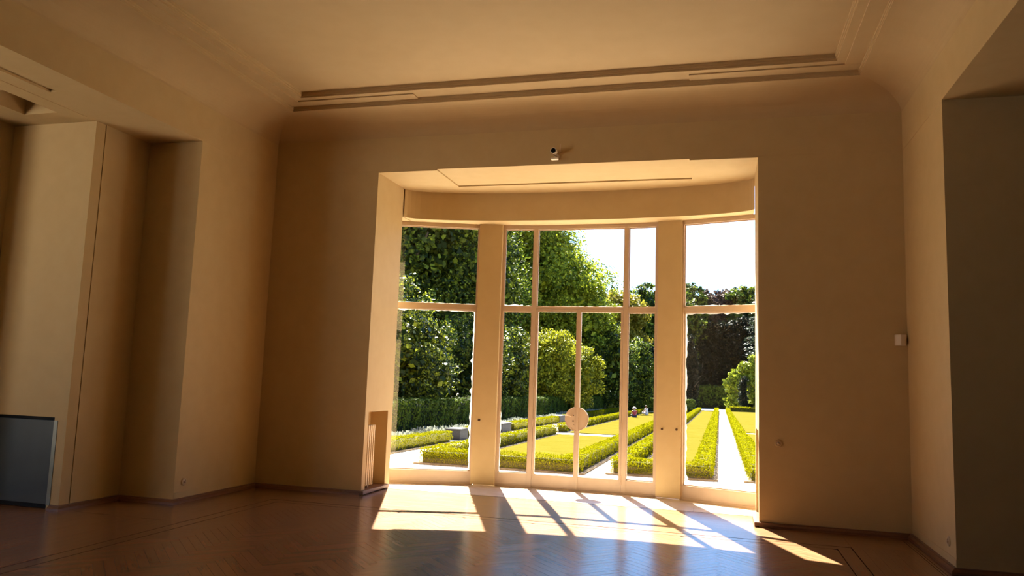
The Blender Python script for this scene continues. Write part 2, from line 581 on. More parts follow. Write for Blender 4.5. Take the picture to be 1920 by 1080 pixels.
inl.box(-5.26, 1.155, 8.62, 8.63, -0.006, 0.0002); inl.box(-5.41, 1.305, 8.765, 8.778, -0.006, 0.0002)
inl.box(-8.1, -5.41, 7.095, 7.105, -0.006, 0.0002)
inl.box(1.915, 1.921, 3.0, 9.46, -0.006, 0.0006); inl.box(1.945, 1.950, 3.0, 9.49, -0.006, 0.0006)
inl.build('inlay_line', INLAY, fl)
# stone threshold slabs in the bay
nx = 5
for k in range(nx):
    xa, xb = OA - 0.4 + (OB - OA + 0.8) * k / nx, OA - 0.4 + (OB - OA + 0.8) * (k + 1) / nx
    plan = [(xa + 0.0015, 10.31), (xb - 0.0015, 10.31)] + [(xb - 0.0015 - (xb - xa - 0.003) * j / 6, yw(xb - (xb - xa) * j / 6) + 0.1) for j in range(7)]
    MB().prism(plan, -0.03, 0.003).build('threshold_slab', STONE, fl)

# ------------------------------------------------------------------ back wall with jambs and radiator niches
NY0, NY1, NZ = 9.70, 10.335, 1.085
wbk = MB()
def jamb_block(xa, xo, sgn):
    """xa = opening side, xo = outer side"""
    a, b = min(xa, xo), max(xa, xo)
    wbk.box(a, b, YB, NY0, 0, ZT)
    wbk.box(a, b, NY1, JY, 0, ZT)
    wbk.box(a, b, NY0, NY1, NZ, ZT)
    nd = 0.26
    if sgn < 0: wbk.box(a, xa - nd, NY0, NY1, 0, NZ)
    else: wbk.box(xa + nd, b, NY0, NY1, 0, NZ)
jamb_block(OA, -8.6, -1)
jamb_block(OB, 6.4, 1)
wbk.box(-8.6, 6.4, YB - 0.0035, JY, 4.4005, 5.75)       # frieze above the openings
wall_back = struct(wbk.build('wall_back', WALL))
# skirting band in the plaster: a hair proud, with its fine top line
def band_box(nm, x0, x1, y0, y1):
    return MB().box(x0, x1, y0, y1, 0.0, 0.125).build(nm, WALL)
struct(band_box('trim_1', XL, OA, YB - 0.004, YB + 0.01))
struct(band_box('trim_2', OB, XR, YB - 0.004, YB + 0.01))

# bay: soffit, curved header, cheeks, piers
bay = MB()
PX0, PX1, PY1 = -3.73, -0.375, 10.51
def bow(x0, x1, y0):
    return [(x0, y0), (x1, y0)] + [(x, yw(x) + 0.13) for x in np.linspace(x1, x0, 13)]
bay.prism(bow(OA - 0.02, PX0, YB + 0.001), 4.385, 4.75)
bay.prism(bow(PX1, OB + 0.02, YB + 0.001), 4.385, 4.75)
bay.prism(bow(PX0, PX1, PY1), 4.385, 4.75)
bay.box(PX0, PX1, YB + 0.001, PY1, 4.404, 4.75)
bay.box(-5.6, OA - 0.02, JY, 10.98, 3.96, 4.75)
bay.box(OB + 0.02, 1.4, JY, 10.98, 3.96, 4.75)
bay.box(-5.6, -4.93, JY, 10.95, -0.35, 3.96)          # cheeks closing the bay behind the jambs
bay.box(0.79, 1.4, JY, 10.95, -0.35, 3.96)
wall_bay = struct(bay.build('wall_bay', WALL))
hd = MB()
xs = [OA + (OB - OA) * (0.5 - 0.5 * math.cos(math.pi * k / 40)) for k in range(41)]
plan = [(x, ell(x)) for x in xs] + [(x, yw(x) + 0.13) for x in reversed(xs)]
hd.prism(plan, 3.96, 4.386)
h_ = hd.build('curved_header', WALL, wall_bay)
for p in h_.data.polygons: p.use_smooth = False
PIN, POUT = 1.185, 1.53
for sgn in (-1, 1):
    xa, xb = sorted((XC + 0.01 + sgn * PIN, XC + 0.01 + sgn * POUT))
    T = [(xa, yw(xa) - 0.07), (xb, yw(xb) - 0.07), (xb, yw(xb) + 0.13), (xa, yw(xa) + 0.13)]
    pr = MB().prism(T, 0.02, 3.965).build('pier', WALL, wall_bay, bevel=0.004)
for (x, z) in ((-3.494, 0.967), (-0.79, 0.964), (-0.587, 0.969)):
    y = yw(x) - 0.072
    h = lathe(MB(), (x, y + 0.004, z), (0, -1, 0), [(0, 0.018), (0.006, 0.018), (0.008, 0.009), (0.03, 0.008), (0.034, 0.014), (0.042, 0.012)], 12)
    tag(h.build('knob', DARKMETAL, wall_bay, smooth=False), label='small dark screw knob on the bay pier')

# outside face of the house (only seen from the garden side of the glass)
ow = MB()
ow.box(-12, -8.6, YB, JY, -0.5, 5.75)
struct(ow.build('wall_outer_left', OUTWALL))

# ------------------------------------------------------------------ side walls, piers, halls
wl = MB()
wl.box(XI, XL, YP, YB + 0.002, 0, ZT)                  # left pier
wl.box(XL - 0.45, XL + 0.0008, -4.2, YB, 4.4002, 5.75)   # frieze over the left opening
wl.box(-8.6, XI, 7.215, YB, 0, ZT)                     # stepped pier behind (groove at 7.20)
wl.box(-8.6, XI - 0.012, 7.20, 7.216, 0, ZT)
wl.box(-7.145, XI, YE, 7.2005, 0, ZT)
wl.box(-8.6, -7.145, YE, 7.2005, 1.0, ZT)
wl.box(-8.6, -8.05, YE, 7.2005, 0, 1.0)
wl.box(-8.6, -8.17, 6.6, YE, 0, ZT)
wall_left = struct(wl.build('wall_left', WALL))
wr = MB()
wr.box(XR, 6.4, YP, YB + 0.002, 0, ZT)
wr.box(XR - 0.002, XR + 0.45, -4.2, YB, 4.4005, 5.75)
wall_right = struct(wr.build('wall_right', WALL))
struct(MB().box(XL, XL + 0.004, YP, YB, 0, 0.125).build('trim_3', WALL))
struct(MB().box(XR - 0.004, XR, YP, YB, 0, 0.125).build('trim_4', WALL))
struct(MB().box(XI, XL + 0.004, YP - 0.004, YP + 0.01, 0, 0.125).build('trim_5', WALL))
struct(MB().box(XR - 0.004, 6.4, YP - 0.004, YP + 0.01, 0, 0.125).build('trim_6', WALL))
# hall soffits with their shallow recessed panels
sl = MB()
sl.box(-11.6, XL - 0.001, 6.19, 7.95, ZT, 4.75)
sl.box(-6.752, XL - 0.001, 2.5, 6.19, 4.45, 4.75)
sl.box(-6.96, -6.752, -4.3, 6.19, ZT, 4.75)
sl.box(-6.752, XL - 0.001, -4.3, 2.5, ZT, 4.75)
sl.box(-7.21, -6.985, -4.3, 6.19, ZT, 4.75)
sl.box(-6.985, -6.96, -4.3, 6.19, 4.43, 4.75)
sl.box(-11.6, -7.66, -4.3, 6.19, ZT, 4.75)
sl.box(-7.66, -7.21, -4.3, 5.2, ZT, 4.75)
sl.box(-7.66, -7.21, 5.2, 6.19, 4.62, 4.75)
hall_l = MB()
# rebuild the strip between y=6.19 and 7.95 with slot and lamp recess cut in
sl = MB()
sl.box(-11.6, -7.66, -4.3, 7.95, ZT, 4.75)
sl.box(-7.66, -7.21, -4.3, 6.05, ZT, 4.75)
sl.box(-7.66, -7.21, 6.05, 6.73, 4.66, 4.75)
sl.box(-7.66, -7.21, 6.73, 7.95, ZT, 4.75)
sl.box(-7.21, -6.986, -4.3, 7.95, ZT, 4.75)
sl.box(-6.986, -6.970, -4.3, 6.912, 4.43, 4.75)
sl.box(-6.986, -6.970, 6.912, 7.95, ZT, 4.75)
sl.box(-6.970, -6.752, -4.3, 7.95, ZT, 4.75)
sl.box(-6.752, XL - 0.001, -4.3, 6.19, 4.425, 4.75)
sl.box(-6.752, XL - 0.001, 6.19, 7.95, ZT, 4.75)
struct(sl.build('ceiling_left_hall', WALL))
sr = MB()
sr.box(XR + 0.001, 8.2, 6.17, 7.95, ZT, 4.75)
sr.box(XR + 0.001, 8.2, -4.3, 6.17, 4.425, 4.75)
struct(sr.build('ceiling_right_hall', WALL))
# the rest of the shell, behind the camera
wf = MB()
wf.box(XL - 0.4, 8.2, -4.5, -4.2, 0, 5.75)
struct(wf.build('wall_front', WALL))
wh = MB()      # left hall: end wall with a tall window opening, outer wall
WX0, WX1, WZ0, WZ1 = -11.2, -10.0, 0.2, 4.2
wh.box(-11.6, WX0, -0.3, 0, 0, ZT); wh.box(WX1, XL - 0.4, -0.3, 0, 0, ZT)
wh.box(WX0, WX1, -0.3, 0, 0, WZ0); wh.box(WX0, WX1, -0.3, 0, WZ1, ZT)
wh.box(-11.6, -11.3, 3.5, 7.95, 0, ZT); wh.box(-11.6, -11.3, -0.3, 0.2, 0, ZT)
wh.box(-11.6, -11.3, 0.2, 3.5, 0, WZ0); wh.box(-11.6, -11.3, 0.2, 3.5, WZ1, ZT)
wh.box(-11.3, -8.6, 7.0, 7.3, 0, ZT)
wh.box(XL - 0.45, XL, -4.2, 1.2, 0, ZT)
struct(wh.build('wall_left_hall', WALL))
wq = MB()
wq.box(7.9, 8.2, -4.2, 7.95, 0, ZT)
wq.box(6.3, 8.2, 7.94, 8.3, 0, ZT)
struct(wq.build('wall_right_hall', WALL))
struct(MB().box(-12, 9, -5, 10.9, 5.7, 5.95).build('roof', OUTWALL))

# ------------------------------------------------------------------ ceiling: cove, stepped mouldings, tray
prof = [(0.0, 4.70)]
for k in range(15):
    t = k / 14 * math.pi / 2
    prof.append((0.53 * (1 - math.cos(t)), 4.84 + 0.302 * math.sin(t)))
prof += [(0.53, 5.160), (0.539, 5.160), (0.539, 5.178), (0.548, 5.178), (0.548, 5.215), (0.81, 5.215),
         (0.81, 5.238), (0.822, 5.238), (0.822, 5.260), (0.834, 5.260), (0.834, 5.288)]
cb = MB()
YF = -4.2
def ring(d, z): return [(XL + d, YF + d, z), (XR - d, YF + d, z), (XR - d, YB - d, z), (XL + d, YB - d, z)]
rings = [ring(*q) for q in prof]
for k in range(len(rings) - 1):
    for s in range(4):
        t = (s + 1) % 4
        cb.poly([rings[k][s], rings[k][t], rings[k + 1][t], rings[k + 1][s]])
cb.poly(rings[-1])
ceil_o = struct(cb.build('ceiling', CEIL))
# smooth the cove only
bmc = ceil_o.data
for p in bmc.polygons:
    zs = [bmc.vertices[i].co.z for i in p.vertices]
    p.use_smooth = False
tp = MB()
for (x0, x1) in ((XL + 0.55, -3.83), (-0.36, XR - 0.55)):
    tp.box(x0, x1, YB - 0.715, YB - 0.549, 5.200, 5.2145)
tp.box(XL + 0.549, XL + 0.715, YF + 0.6, YB - 0.72, 5.200, 5.2145)
tp.box(XR - 0.715, XR - 0.549, YF + 0.6, YB - 0.72, 5.200, 5.2145)
struct(tp.build('trim_7', CEIL))

# ------------------------------------------------------------------ wooden baseboards (shoe moulding)
def baseboard(name, pts, side=1):
    """pts: plan polyline along the wall foot; profile grows to the right of travel * side"""
    prof = [(0, 0), (0.055, 0), (0.055, 0.026), (0.046, 0.038), (0.03, 0.046), (0.03, 0.052), (0.012, 0.056), (0, 0.056)]
    P = [Vector((x, y, 0)) for x, y in pts]
    mb = MB()
    sec = []
    for i, p in enumerate(P):
        def nrm(a, b):
            d = (b - a).normalized()
            return Vector((d.y, -d.x, 0)) * side
        if i == 0: n = nrm(P[0], P[1]); s = 1
        elif i == len(P) - 1: n = nrm(P[-2], P[-1]); s = 1
        else:
            n1, n2 = nrm(P[i - 1], p), nrm(p, P[i + 1])
            n = (n1 + n2).normalized(); s = 1 / max(0.3, n.dot(n1))
        sec.append([p + n * (d * s) + Vector((0, 0, z)) for d, z in prof])
    base = 0
    m = len(prof)
    for s_ in sec: mb.v += [tuple(q) for q in s_]
    for i in range(len(sec) - 1):
        for k in range(m):
            j = (k + 1) % m
            mb.f.append((i * m + k, i * m + j, (i + 1) * m + j, (i + 1) * m + k)); mb.mi.append(0)
    mb.f.append(tuple(range(m))); mb.mi.append(0)
    mb.f.append(tuple((len(sec) - 1) * m + k for k in range(m))); mb.mi.append(0)
    return struct(mb.build(name, SKIRT))
baseboard('baseboard_left', [(-7.08, YE), (XI, YE), (XI, YP), (XL, YP), (XL, YB), (OA + 0.002, YB)], 1)
baseboard('baseboard_right', [(OB - 0.002, YB), (XR, YB), (XR, YP), (6.3, YP)], 1)
baseboard('baseboard_side', [(-8.16, YE), (-8.05, YE)], 1)
# niche boards with rounded nosing
for (xa, sgn, nm) in ((OA, 1, 'niche_board'), (OB, -1, 'niche_board')):
    b = MB()
    x0, x1 = sorted((xa - sgn * 0.26, xa + sgn * 0.055))
    b.box(x0, x1, YB - 0.05, NY1 + 0.045, 0.012, 0.056)
    b.build(nm, SKIRT, wall_back, bevel=0.006)

# ------------------------------------------------------------------ windows and doors of the bow
def facet(xa, xb):
    """local frame on the chord: u along, v outwards, z up"""
    A = Vector((xa, yw(xa), 0)); B = Vector((xb, yw(xb), 0))
    d = (B - A); L = d.length; d.normalize()
    n = Vector((-d.y, d.x, 0))
    if n.y < 0: n = -n
    return (lambda u, v, z: tuple(A + d * u + n * v + Vector((0, 0, z)))), L

def pane(parent, T, u0, u1, z0, z1, v=0.03):
    return MB().box(u0, u1, v, v + 0.004, z0, z1, T=T).build('pane', GLASS, parent)

def beads(parent, T, u0, u1, z0, z1, v=0.012, w=0.014):
    """thin glazing beads around an opening"""
    m = MB()
    m.box(u0, u0 + w, v, v + 0.016, z0, z1, T=T); m.box(u1 - w, u1, v, v + 0.016, z0, z1, T=T)
    m.box(u0 + w, u1 - w, v, v + 0.016, z1 - w, z1, T=T); m.box(u0 + w, u1 - w, v, v + 0.016, z0, z0 + w, T=T)
    return m.build('glazing_bead', FRAME, parent)

def flakes(parent, T, edge, fixed, a0, a1, inward, wmin, wmax, seed, v=0.026):
    """ragged line of old putty left along a pane edge. edge 'u' = vertical edge at u=fixed, 'z' = level edge"""
    r = random.Random(seed)
    m = MB(); n = max(6, int((a1 - a0) / 0.05))
    pts = []
    for k in range(n + 1):
        a = a0 + (a1 - a0) * k / n
        pts.append((a, r.uniform(wmin, wmax) * (1.8 if r.random() < 0.12 else 1)))
    for k in range(n):
        (s0, w0), (s1, w1) = pts[k], pts[k + 1]
        if edge == 'u':
            q = [(fixed, s0), (fixed + inward * w0, s0), (fixed + inward * w1, s1), (fixed, s1)]
            P = [T(u, v, z) for u, z in q] + [T(u, v + 0.003, z) for u, z in q]
        else:
            q = [(s0, fixed), (s0, fixed + inward * w0), (s1, fixed + inward * w1), (s1, fixed)]
            P = [T(u, v, z) for u, z in q] + [T(u, v + 0.003, z) for u, z in q]
        m.hexa(P)
    return tag(m.build('old_putty', PUTTY, parent), label='ragged pale putty along the pane edge')

ZS, ZTR0, ZTR1, ZG, ZH = 0.205, 2.625, 2.70, 3.90, 3.96
FW = 0.038
# side windows -----------------------------------------------------
def side_window(name, xa, xb, seed, clear):
    T, L = facet(xa, xb)
    root = MB()
    root.box(0, FW, -0.02, 0.06, 0, ZH, T=T); root.box(L - FW, L, -0.02, 0.06, 0, ZH, T=T)
    root.box(FW, L - FW, -0.02, 0.06, ZG, ZH, T=T)
    o = struct(root.build(name, FRAME))
    MB().box(FW, L - FW, -0.012, 0.055, 0.03, ZS, T=T).build('bottom_panel', FRAME, o)
    MB().box(FW, L - FW, -0.03, 0.06, 0, 0.03, T=T).build('sill_strip', FRAME, o)
    MB().box(FW, L - FW, -0.012, 0.05, ZTR0, ZTR1, T=T).build('transom', FRAME, o)
    pane(o, T, FW, L - FW, ZS, ZTR0); pane(o, T, FW, L - FW, ZTR1, ZG)
    beads(o, T, FW, L - FW, ZS, ZTR0); beads(o, T, FW, L - FW, ZTR1, ZG)
    i0, i1 = FW + 0.012, L - FW - 0.012
    flakes(o, T, 'u', clear[0], ZS + 0.05, ZTR0 - 0.02, 1, 0.012, 0.035, seed)
    flakes(o, T, 'u', i1, ZS + 0.02, ZTR0 - 0.01, -1, 0.008, 0.028, seed + 1)
    flakes(o, T, 'z', ZTR0 - 0.012, i0, i1, -1, 0.006, 0.022, seed + 2)
    flakes(o, T, 'z', ZTR1 + 0.012, i0, i1, 1, 0.003, 0.009, seed + 3)
    return o
xw = [XC + 0.01 - 2.90, XC + 0.01 - POUT + 0.005, XC + 0.01 - PIN - 0.005, -2.74, -1.345, XC + 0.01 + PIN + 0.005, XC + 0.01 + POUT - 0.005, XC + 0.01 + 2.90]
side_window('window_1', xw[0], xw[1], 3, (0.05,))
side_window('window_3', xw[6], xw[7], 23, (FW + 0.012,))
# middle window: two sidelights, fanlights above, double doors ------
mid = MB()
TL, LL = facet(xw[2], xw[3]); TM, LM = facet(xw[3], xw[4]); TR, LR = facet(xw[4], xw[5])
for T, L in ((TL, LL), (TM, LM), (TR, LR)):
    mid.box(0, L, -0.02, 0.06, ZG, ZH, T=T)
mid.box(0, FW, -0.02, 0.06, 0, ZG, T=TL)
mid.box(LR - FW, LR, -0.02, 0.06, 0, ZG, T=TR)
mid.box(-0.032, 0.032, -0.02, 0.06, 0, ZG, T=TM)
mid.box(LM - 0.032, LM + 0.032, -0.02, 0.06, 0, ZG, T=TM)
win2 = struct(mid.build('window_2', FRAME))
for T, u0, u1 in ((TL, FW, LL - 0.032), (TR, 0.032, LR - FW)):
    MB().box(u0, u1, -0.012, 0.055, 0.03, ZS, T=T).build('bottom_panel', FRAME, win2)
    MB().box(u0, u1, -0.03, 0.06, 0, 0.03, T=T).build('sill_strip', FRAME, win2)
    MB().box(u0, u1, -0.012, 0.05, ZTR0, ZTR1, T=T).build('transom', FRAME, win2)
    pane(win2, T, u0, u1, ZS, ZTR0); pane(win2, T, u0, u1, ZTR1, ZG)
    beads(win2, T, u0, u1, ZS, ZTR0); beads(win2, T, u0, u1, ZTR1, ZG)
MB().box(0.032, LM - 0.032, -0.012, 0.05, 2.665, ZTR1, T=TM).build('transom', FRAME, win2)
MB().box(0.032, LM - 0.032, -0.03, 0.07, 0, 0.018, T=TM).build('door_threshold', FRAME, win2)
pane(win2, TM, 0.032, LM - 0.032, ZTR1, ZG)
beads(win2, TM, 0.032, LM - 0.032, ZTR1, ZG)
flakes(win2, TL, 'u', FW + 0.008, ZS + 0.02, 1.1, 1, 0.008, 0.02, 41)
flakes(win2, TL, 'z', ZTR1 + 0.01, FW + 0.01, LL - 0.045, 1, 0.004, 0.018, 42)
flakes(win2, TM, 'z', ZTR1 + 0.01, 0.05, LM - 0.05, 1, 0.004, 0.009, 43)
# door leaves
um = LM / 2
ST = 0.034
def leaf(name, u0, u1, meet_left):
    m = MB()
    m.box(u0, u0 + ST, -0.015, 0.04, 0.022, 2.66, T=TM); m.box(u1 - ST, u1, -0.015, 0.04, 0.022, 2.66, T=TM)
    m.box(u0 + ST, u1 - ST, -0.015, 0.04, 2.625, 2.66, T=TM)
    o = struct(m.build(name, FRAME))
    MB().box(u0 + ST, u1 - ST, -0.013, 0.035, 0.022, ZS, T=TM).build('bottom_rail', FRAME, o)
    pane(o, TM, u0 + ST, u1 - ST, ZS, 2.625, 0.012)
    # half of the round lock plate
    uc_, zc, rr = um, 1.04, 0.172
    pts = []
    for k in range(25):
        t = math.pi * k / 24 + (math.pi / 2 if meet_left else -math.pi / 2)
        pts.append((uc_ + rr * math.cos(t), zc + rr * math.sin(t)))
    n = len(pts)
    pl = MB()
    base = [TM(u, -0.016, z) for u, z in pts] + [TM(u, 0.030, z) for u, z in pts]
    pl.v = list(base)
    pl.f = [tuple(range(n)), tuple(reversed(range(n, 2 * n)))] + [(k, (k + 1) % n, n + (k + 1) % n, n + k) for k in range(n)]
    pl.mi = [0] * len(pl.f)
    disc = tag(pl.build('lock_plate', FRAME, o), label='half of the round painted lock plate')
    rim = MB()
    rim.tube([TM(u, -0.018, z) for u, z in pts], 0.004, 6)
    rim.build('plate_rim', FRAME, disc)
    if meet_left:
        h = MB()
        h.tube([TM(um - 0.075, -0.017, zc + 0.045), TM(um - 0.075, -0.055, zc + 0.045), TM(um - 0.17, -0.058, zc + 0.052)], [0.007, 0.008, 0.007], 8)
        tag(h.build('door_handle', METAL, disc, smooth=False), label='small lever handle')
        for (du, dz, r) in ((-0.05, 0.05, 0.009), (-0.052, -0.032, 0.011), (-0.04, -0.085, 0.004), (-0.06, 0.145, 0.004), (-0.07, -0.13, 0.004)):
            lathe(MB(), TM(um + du, -0.0155, zc + dz), (0, -1, 0), [(0, r), (0.003, r), (0.005, r * 0.6)], 10).build('screw', DARKMETAL, disc)
        cm = MB().box(um - 0.005, um + 0.028, -0.028, -0.014, 0.03, 2.655, T=TM)
        cm.build('meeting_strip', FRAME, o)
    hu = u0 - 0.002 if meet_left else u1 + 0.002
    for z in (0.20, 0.95, 1.55, 2.35):
        mb = MB()
        mb.tube([TM(hu, -0.027, z - 0.065), TM(hu, -0.027, z - 0.002)], 0.008, 8)
        mb.tube([TM(hu, -0.027, z + 0.002), TM(hu, -0.027, z + 0.065)], 0.0085, 8)
        mb.build('hinge', FRAME, o)
    return o
leaf('door_1', 0.036, um - 0.002, True)
leaf('door_2', um + 0.002, LM - 0.036, False)

# ------------------------------------------------------------------ radiators in the niches
def radiator(label, xa, sgn):
    root = empty('radiator', (xa - sgn * 0.02, 9.70, 0.056))
    for k in range(5):
        y = 0.015 + k * 0.058
        m = MB()
        m.box(-sgn * 0.16 if sgn > 0 else 0, 0 if sgn > 0 else 0.16, y, y + 0.034, 0.035, 0.845)
        m.build('fin', RADI, root, bevel=0.008)
    for z in (0.10, 0.78):
        MB().tube([(-sgn * 0.08, 0.0, z), (-sgn * 0.08, 0.30, z)], 0.022, 10).build('pipe', RADI, root)
    for y in (0.03, 0.26):
        MB().box(-sgn * 0.08 - 0.02, -sgn * 0.08 + 0.02, y - 0.012, y + 0.012, 0, 0.05).build('foot', RADI, root)
    tag(root, label, 'radiator', 'radiators in the bay jambs')
radiator('cream column radiator in the niche of the left bay jamb', OA, 1)
radiator('cream column radiator in the niche of the right bay jamb', OB, -1)

# dark screen in the left hall
sc_root = empty('heater_screen', (-7.6, YE + 0.02, 0.0))
MB().box(-0.45, 0.455, 0.045, 0.12, 0.0, 1.0).build('back_box', BLACK, sc_root)
MB().box(-0.45, 0.455, 0.005, 0.02, 0.05, 0.962).build('panel', SLATE, sc_root, bevel=0.003)
fr_ = MB()
fr_.box(0.455, 0.505, -0.026, -0.0205, 0.045, 0.965)
tag(fr_.build('edge_strip', GLASSEDGE, sc_root), label='grey green glass edge strip')
tag(sc_root, 'dark slate grey heater screen set low in the left hall wall', 'heater screen')

# ------------------------------------------------------------------ small fittings on the walls
c = empty('security_camera', (-2.085, YB - 0.004, 4.50))
lathe(MB(), (0.02, -0.001, 0.0), (0, -1, 0), [(0, 0.035), (0.012, 0.035), (0.014, 0.02), (0.03, 0.016)], 14).build('wall_mount', WHITEPL, c)
MB().tube([(0.02, -0.028, 0.0), (0.0, -0.075, 0.0), (0.0, -0.085, 0.02)], 0.009, 8).build('bracket', METAL, c)
b = lathe(MB(), (0, -0.035, 0.055), (0.02, -0.97, -0.12), [(0, 0.03), (0.004, 0.034), (0.10, 0.036), (0.125, 0.042), (0.135, 0.042), (0.136, 0.034), (0.125, 0.032)], 18).build('body', WHITEPL, c)
lathe(MB(), (0.0026, -0.161, 0.0394), (0.02, -0.97, -0.12), [(0, 0.031), (0.006, 0.028)], 16).build('lens', LENS, b)
MB().tube([(0.03, -0.07, 0.045), (0.075, -0.07, 0.045), (0.078, -0.07, 0.06), (0.078, -0.07, 0.15)], [0.005, 0.005, 0.006, 0.004], 6).build('antenna', METAL, c)
m = MB(); m.box(-0.045, 0.05, -0.10, -0.03, -0.055, -0.035); m.build('power_box', WHITEPL, c, bevel=0.004)
tag(c, 'small white security camera with antenna above the bay opening', 'camera')
c = empty('motion_detector', (XR - 0.085, YB - 0.004, 2.12))
m = MB()
m.prism([(-0.05, 0.0), (0.055, 0.0), (0.072, -0.02), (0.06, -0.06), (0.0, -0.075), (-0.045, -0.05)], 0.0, 0.125)
m.build('housing', WHITEPL, c, bevel=0.006)
m = MB(); m.prism([(-0.03, -0.055), (0.0, -0.077), (0.045, -0.068), (0.04, -0.05), (0.0, -0.06)], 0.025, 0.075); m.build('lens_window', WHITEPL, c)
tag(c, 'white motion detector high in the corner of the right wall', 'detector')
def round_socket(name, loc, axis, r, label, cat):
    c = empty(name, loc)
    lathe(MB(), (0, 0, 0), axis, [(0, r), (0.006, r), (0.012, r * 0.86), (0.012, r * 0.62), (0.004, r * 0.58)], 24).build('rim', PLATE, c)
    lathe(MB(), (0, 0, 0), axis, [(0.001, r * 0.60), (0.006, r * 0.58), (0.009, r * 0.3), (0.022, r * 0.24), (0.025, r * 0.1)], 16).build('button', METAL, c)
    tag(c, label, cat)
round_socket('wall_switch', (0.658, YB - 0.0005, 0.958), (0, -1, 0), 0.044, 'round painted wall switch plate right of the bay', 'switch')
round_socket('wall_socket', (XL + 0.0005, 8.105, 0.24), (1, 0, 0), 0.045, 'round wall socket low on the left pier', 'socket')
round_socket('wall_socket', (XR - 0.0005, 8.155, 0.243), (-1, 0, 0), 0.045, 'round wall socket low on the right pier', 'socket')

# ================================================================== GARDEN
def gz(y): return -0.25 - 0.011 * (np.maximum(y, 11.0) - 14.0)
g = MB()
ys = [-60, 10.6, 11.4, 20, 40, 70, 150]
for k in range(len(ys) - 1):
    g.poly([(-70, ys[k], gz(ys[k])), (70, ys[k], gz(ys[k])), (70, ys[k + 1], gz(ys[k + 1])), (-70, ys[k + 1], gz(ys[k + 1]))])
struct(g.build('ground', GRAVEL))
tag(bpy.data.objects['ground'], 'pale gravel ground of the garden paths', 'ground')
def bed(x0, x1, y0, y1, label):
    m = MB(); n = max(1, int((y1 - y0) / 8))
    for k in range(n):
        a, b = y0 + (y1 - y0) * k / n, y0 + (y1 - y0) * (k + 1) / n
        m.hexa([(x0, a, gz(a) - 0.05), (x1, a, gz(a) - 0.05), (x1, b, gz(b) - 0.05), (x0, b, gz(b) - 0.05),
                (x0, a, gz(a) + 0.02), (x1, a, gz(a) + 0.02), (x1, b, gz(b) + 0.02), (x0, b, gz(b) + 0.02)])
    tag(struct(m.build('planting_bed', MULCH)), label, 'planting bed')
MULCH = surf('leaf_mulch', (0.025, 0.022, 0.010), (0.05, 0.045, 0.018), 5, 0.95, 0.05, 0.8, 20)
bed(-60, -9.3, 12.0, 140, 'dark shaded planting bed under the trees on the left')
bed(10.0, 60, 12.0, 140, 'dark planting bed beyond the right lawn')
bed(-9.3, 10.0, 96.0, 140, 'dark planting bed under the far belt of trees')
st = MB()
st.prism([(-5.6, 10.6), (1.4, 10.6), (1.4, 11.3)] + [(x, yw(x) + 0.32) for x in np.linspace(0.9, -5.0, 15)] + [(-5.6, 11.3)], -0.3, -0.02)
struct(st.build('terrace_step', STONE))

def slab(name, x0, x1, y0, y1, mat, h=0.03, label=None):
    m = MB(); n = max(1, int((y1 - y0) / 6))
    for k in range(n):
        a, b = y0 + (y1 - y0) * k / n, y0 + (y1 - y0) * (k + 1) / n
        m.hexa([(x0, a, gz(a) - 0.05), (x1, a, gz(a) - 0.05), (x1, b, gz(b) - 0.05), (x0, b, gz(b) - 0.05),
                (x0, a, gz(a) + h), (x1, a, gz(a) + h), (x1, b, gz(b) + h), (x0, b, gz(b) + h)])
    o = m.build(name, mat)
    return o
def lawn(x0, x1, y0, y1, label):
    o = struct(slab('lawn', x0, x1, y0, y1, GRASS))
    tag(o, label, 'lawn')
lawn(-6.15, -2.75, 15.7, 28.5, 'sunlit dry lawn framed by box hedges, nearest the doors')
lawn(-6.15, -2.75, 30.0, 68.0, 'sunlit lawn beyond the cross path where two people sit')
lawn(-2.12, -0.17, 16.1, 84.0, 'narrow lawn left of the straight white path')
lawn(0.6, 9.0, 16.2, 36.0, 'lawn right of the straight white path, near part')
lawn(0.6, 9.0, 37.2, 84.0, 'lawn right of the straight white path, far part')

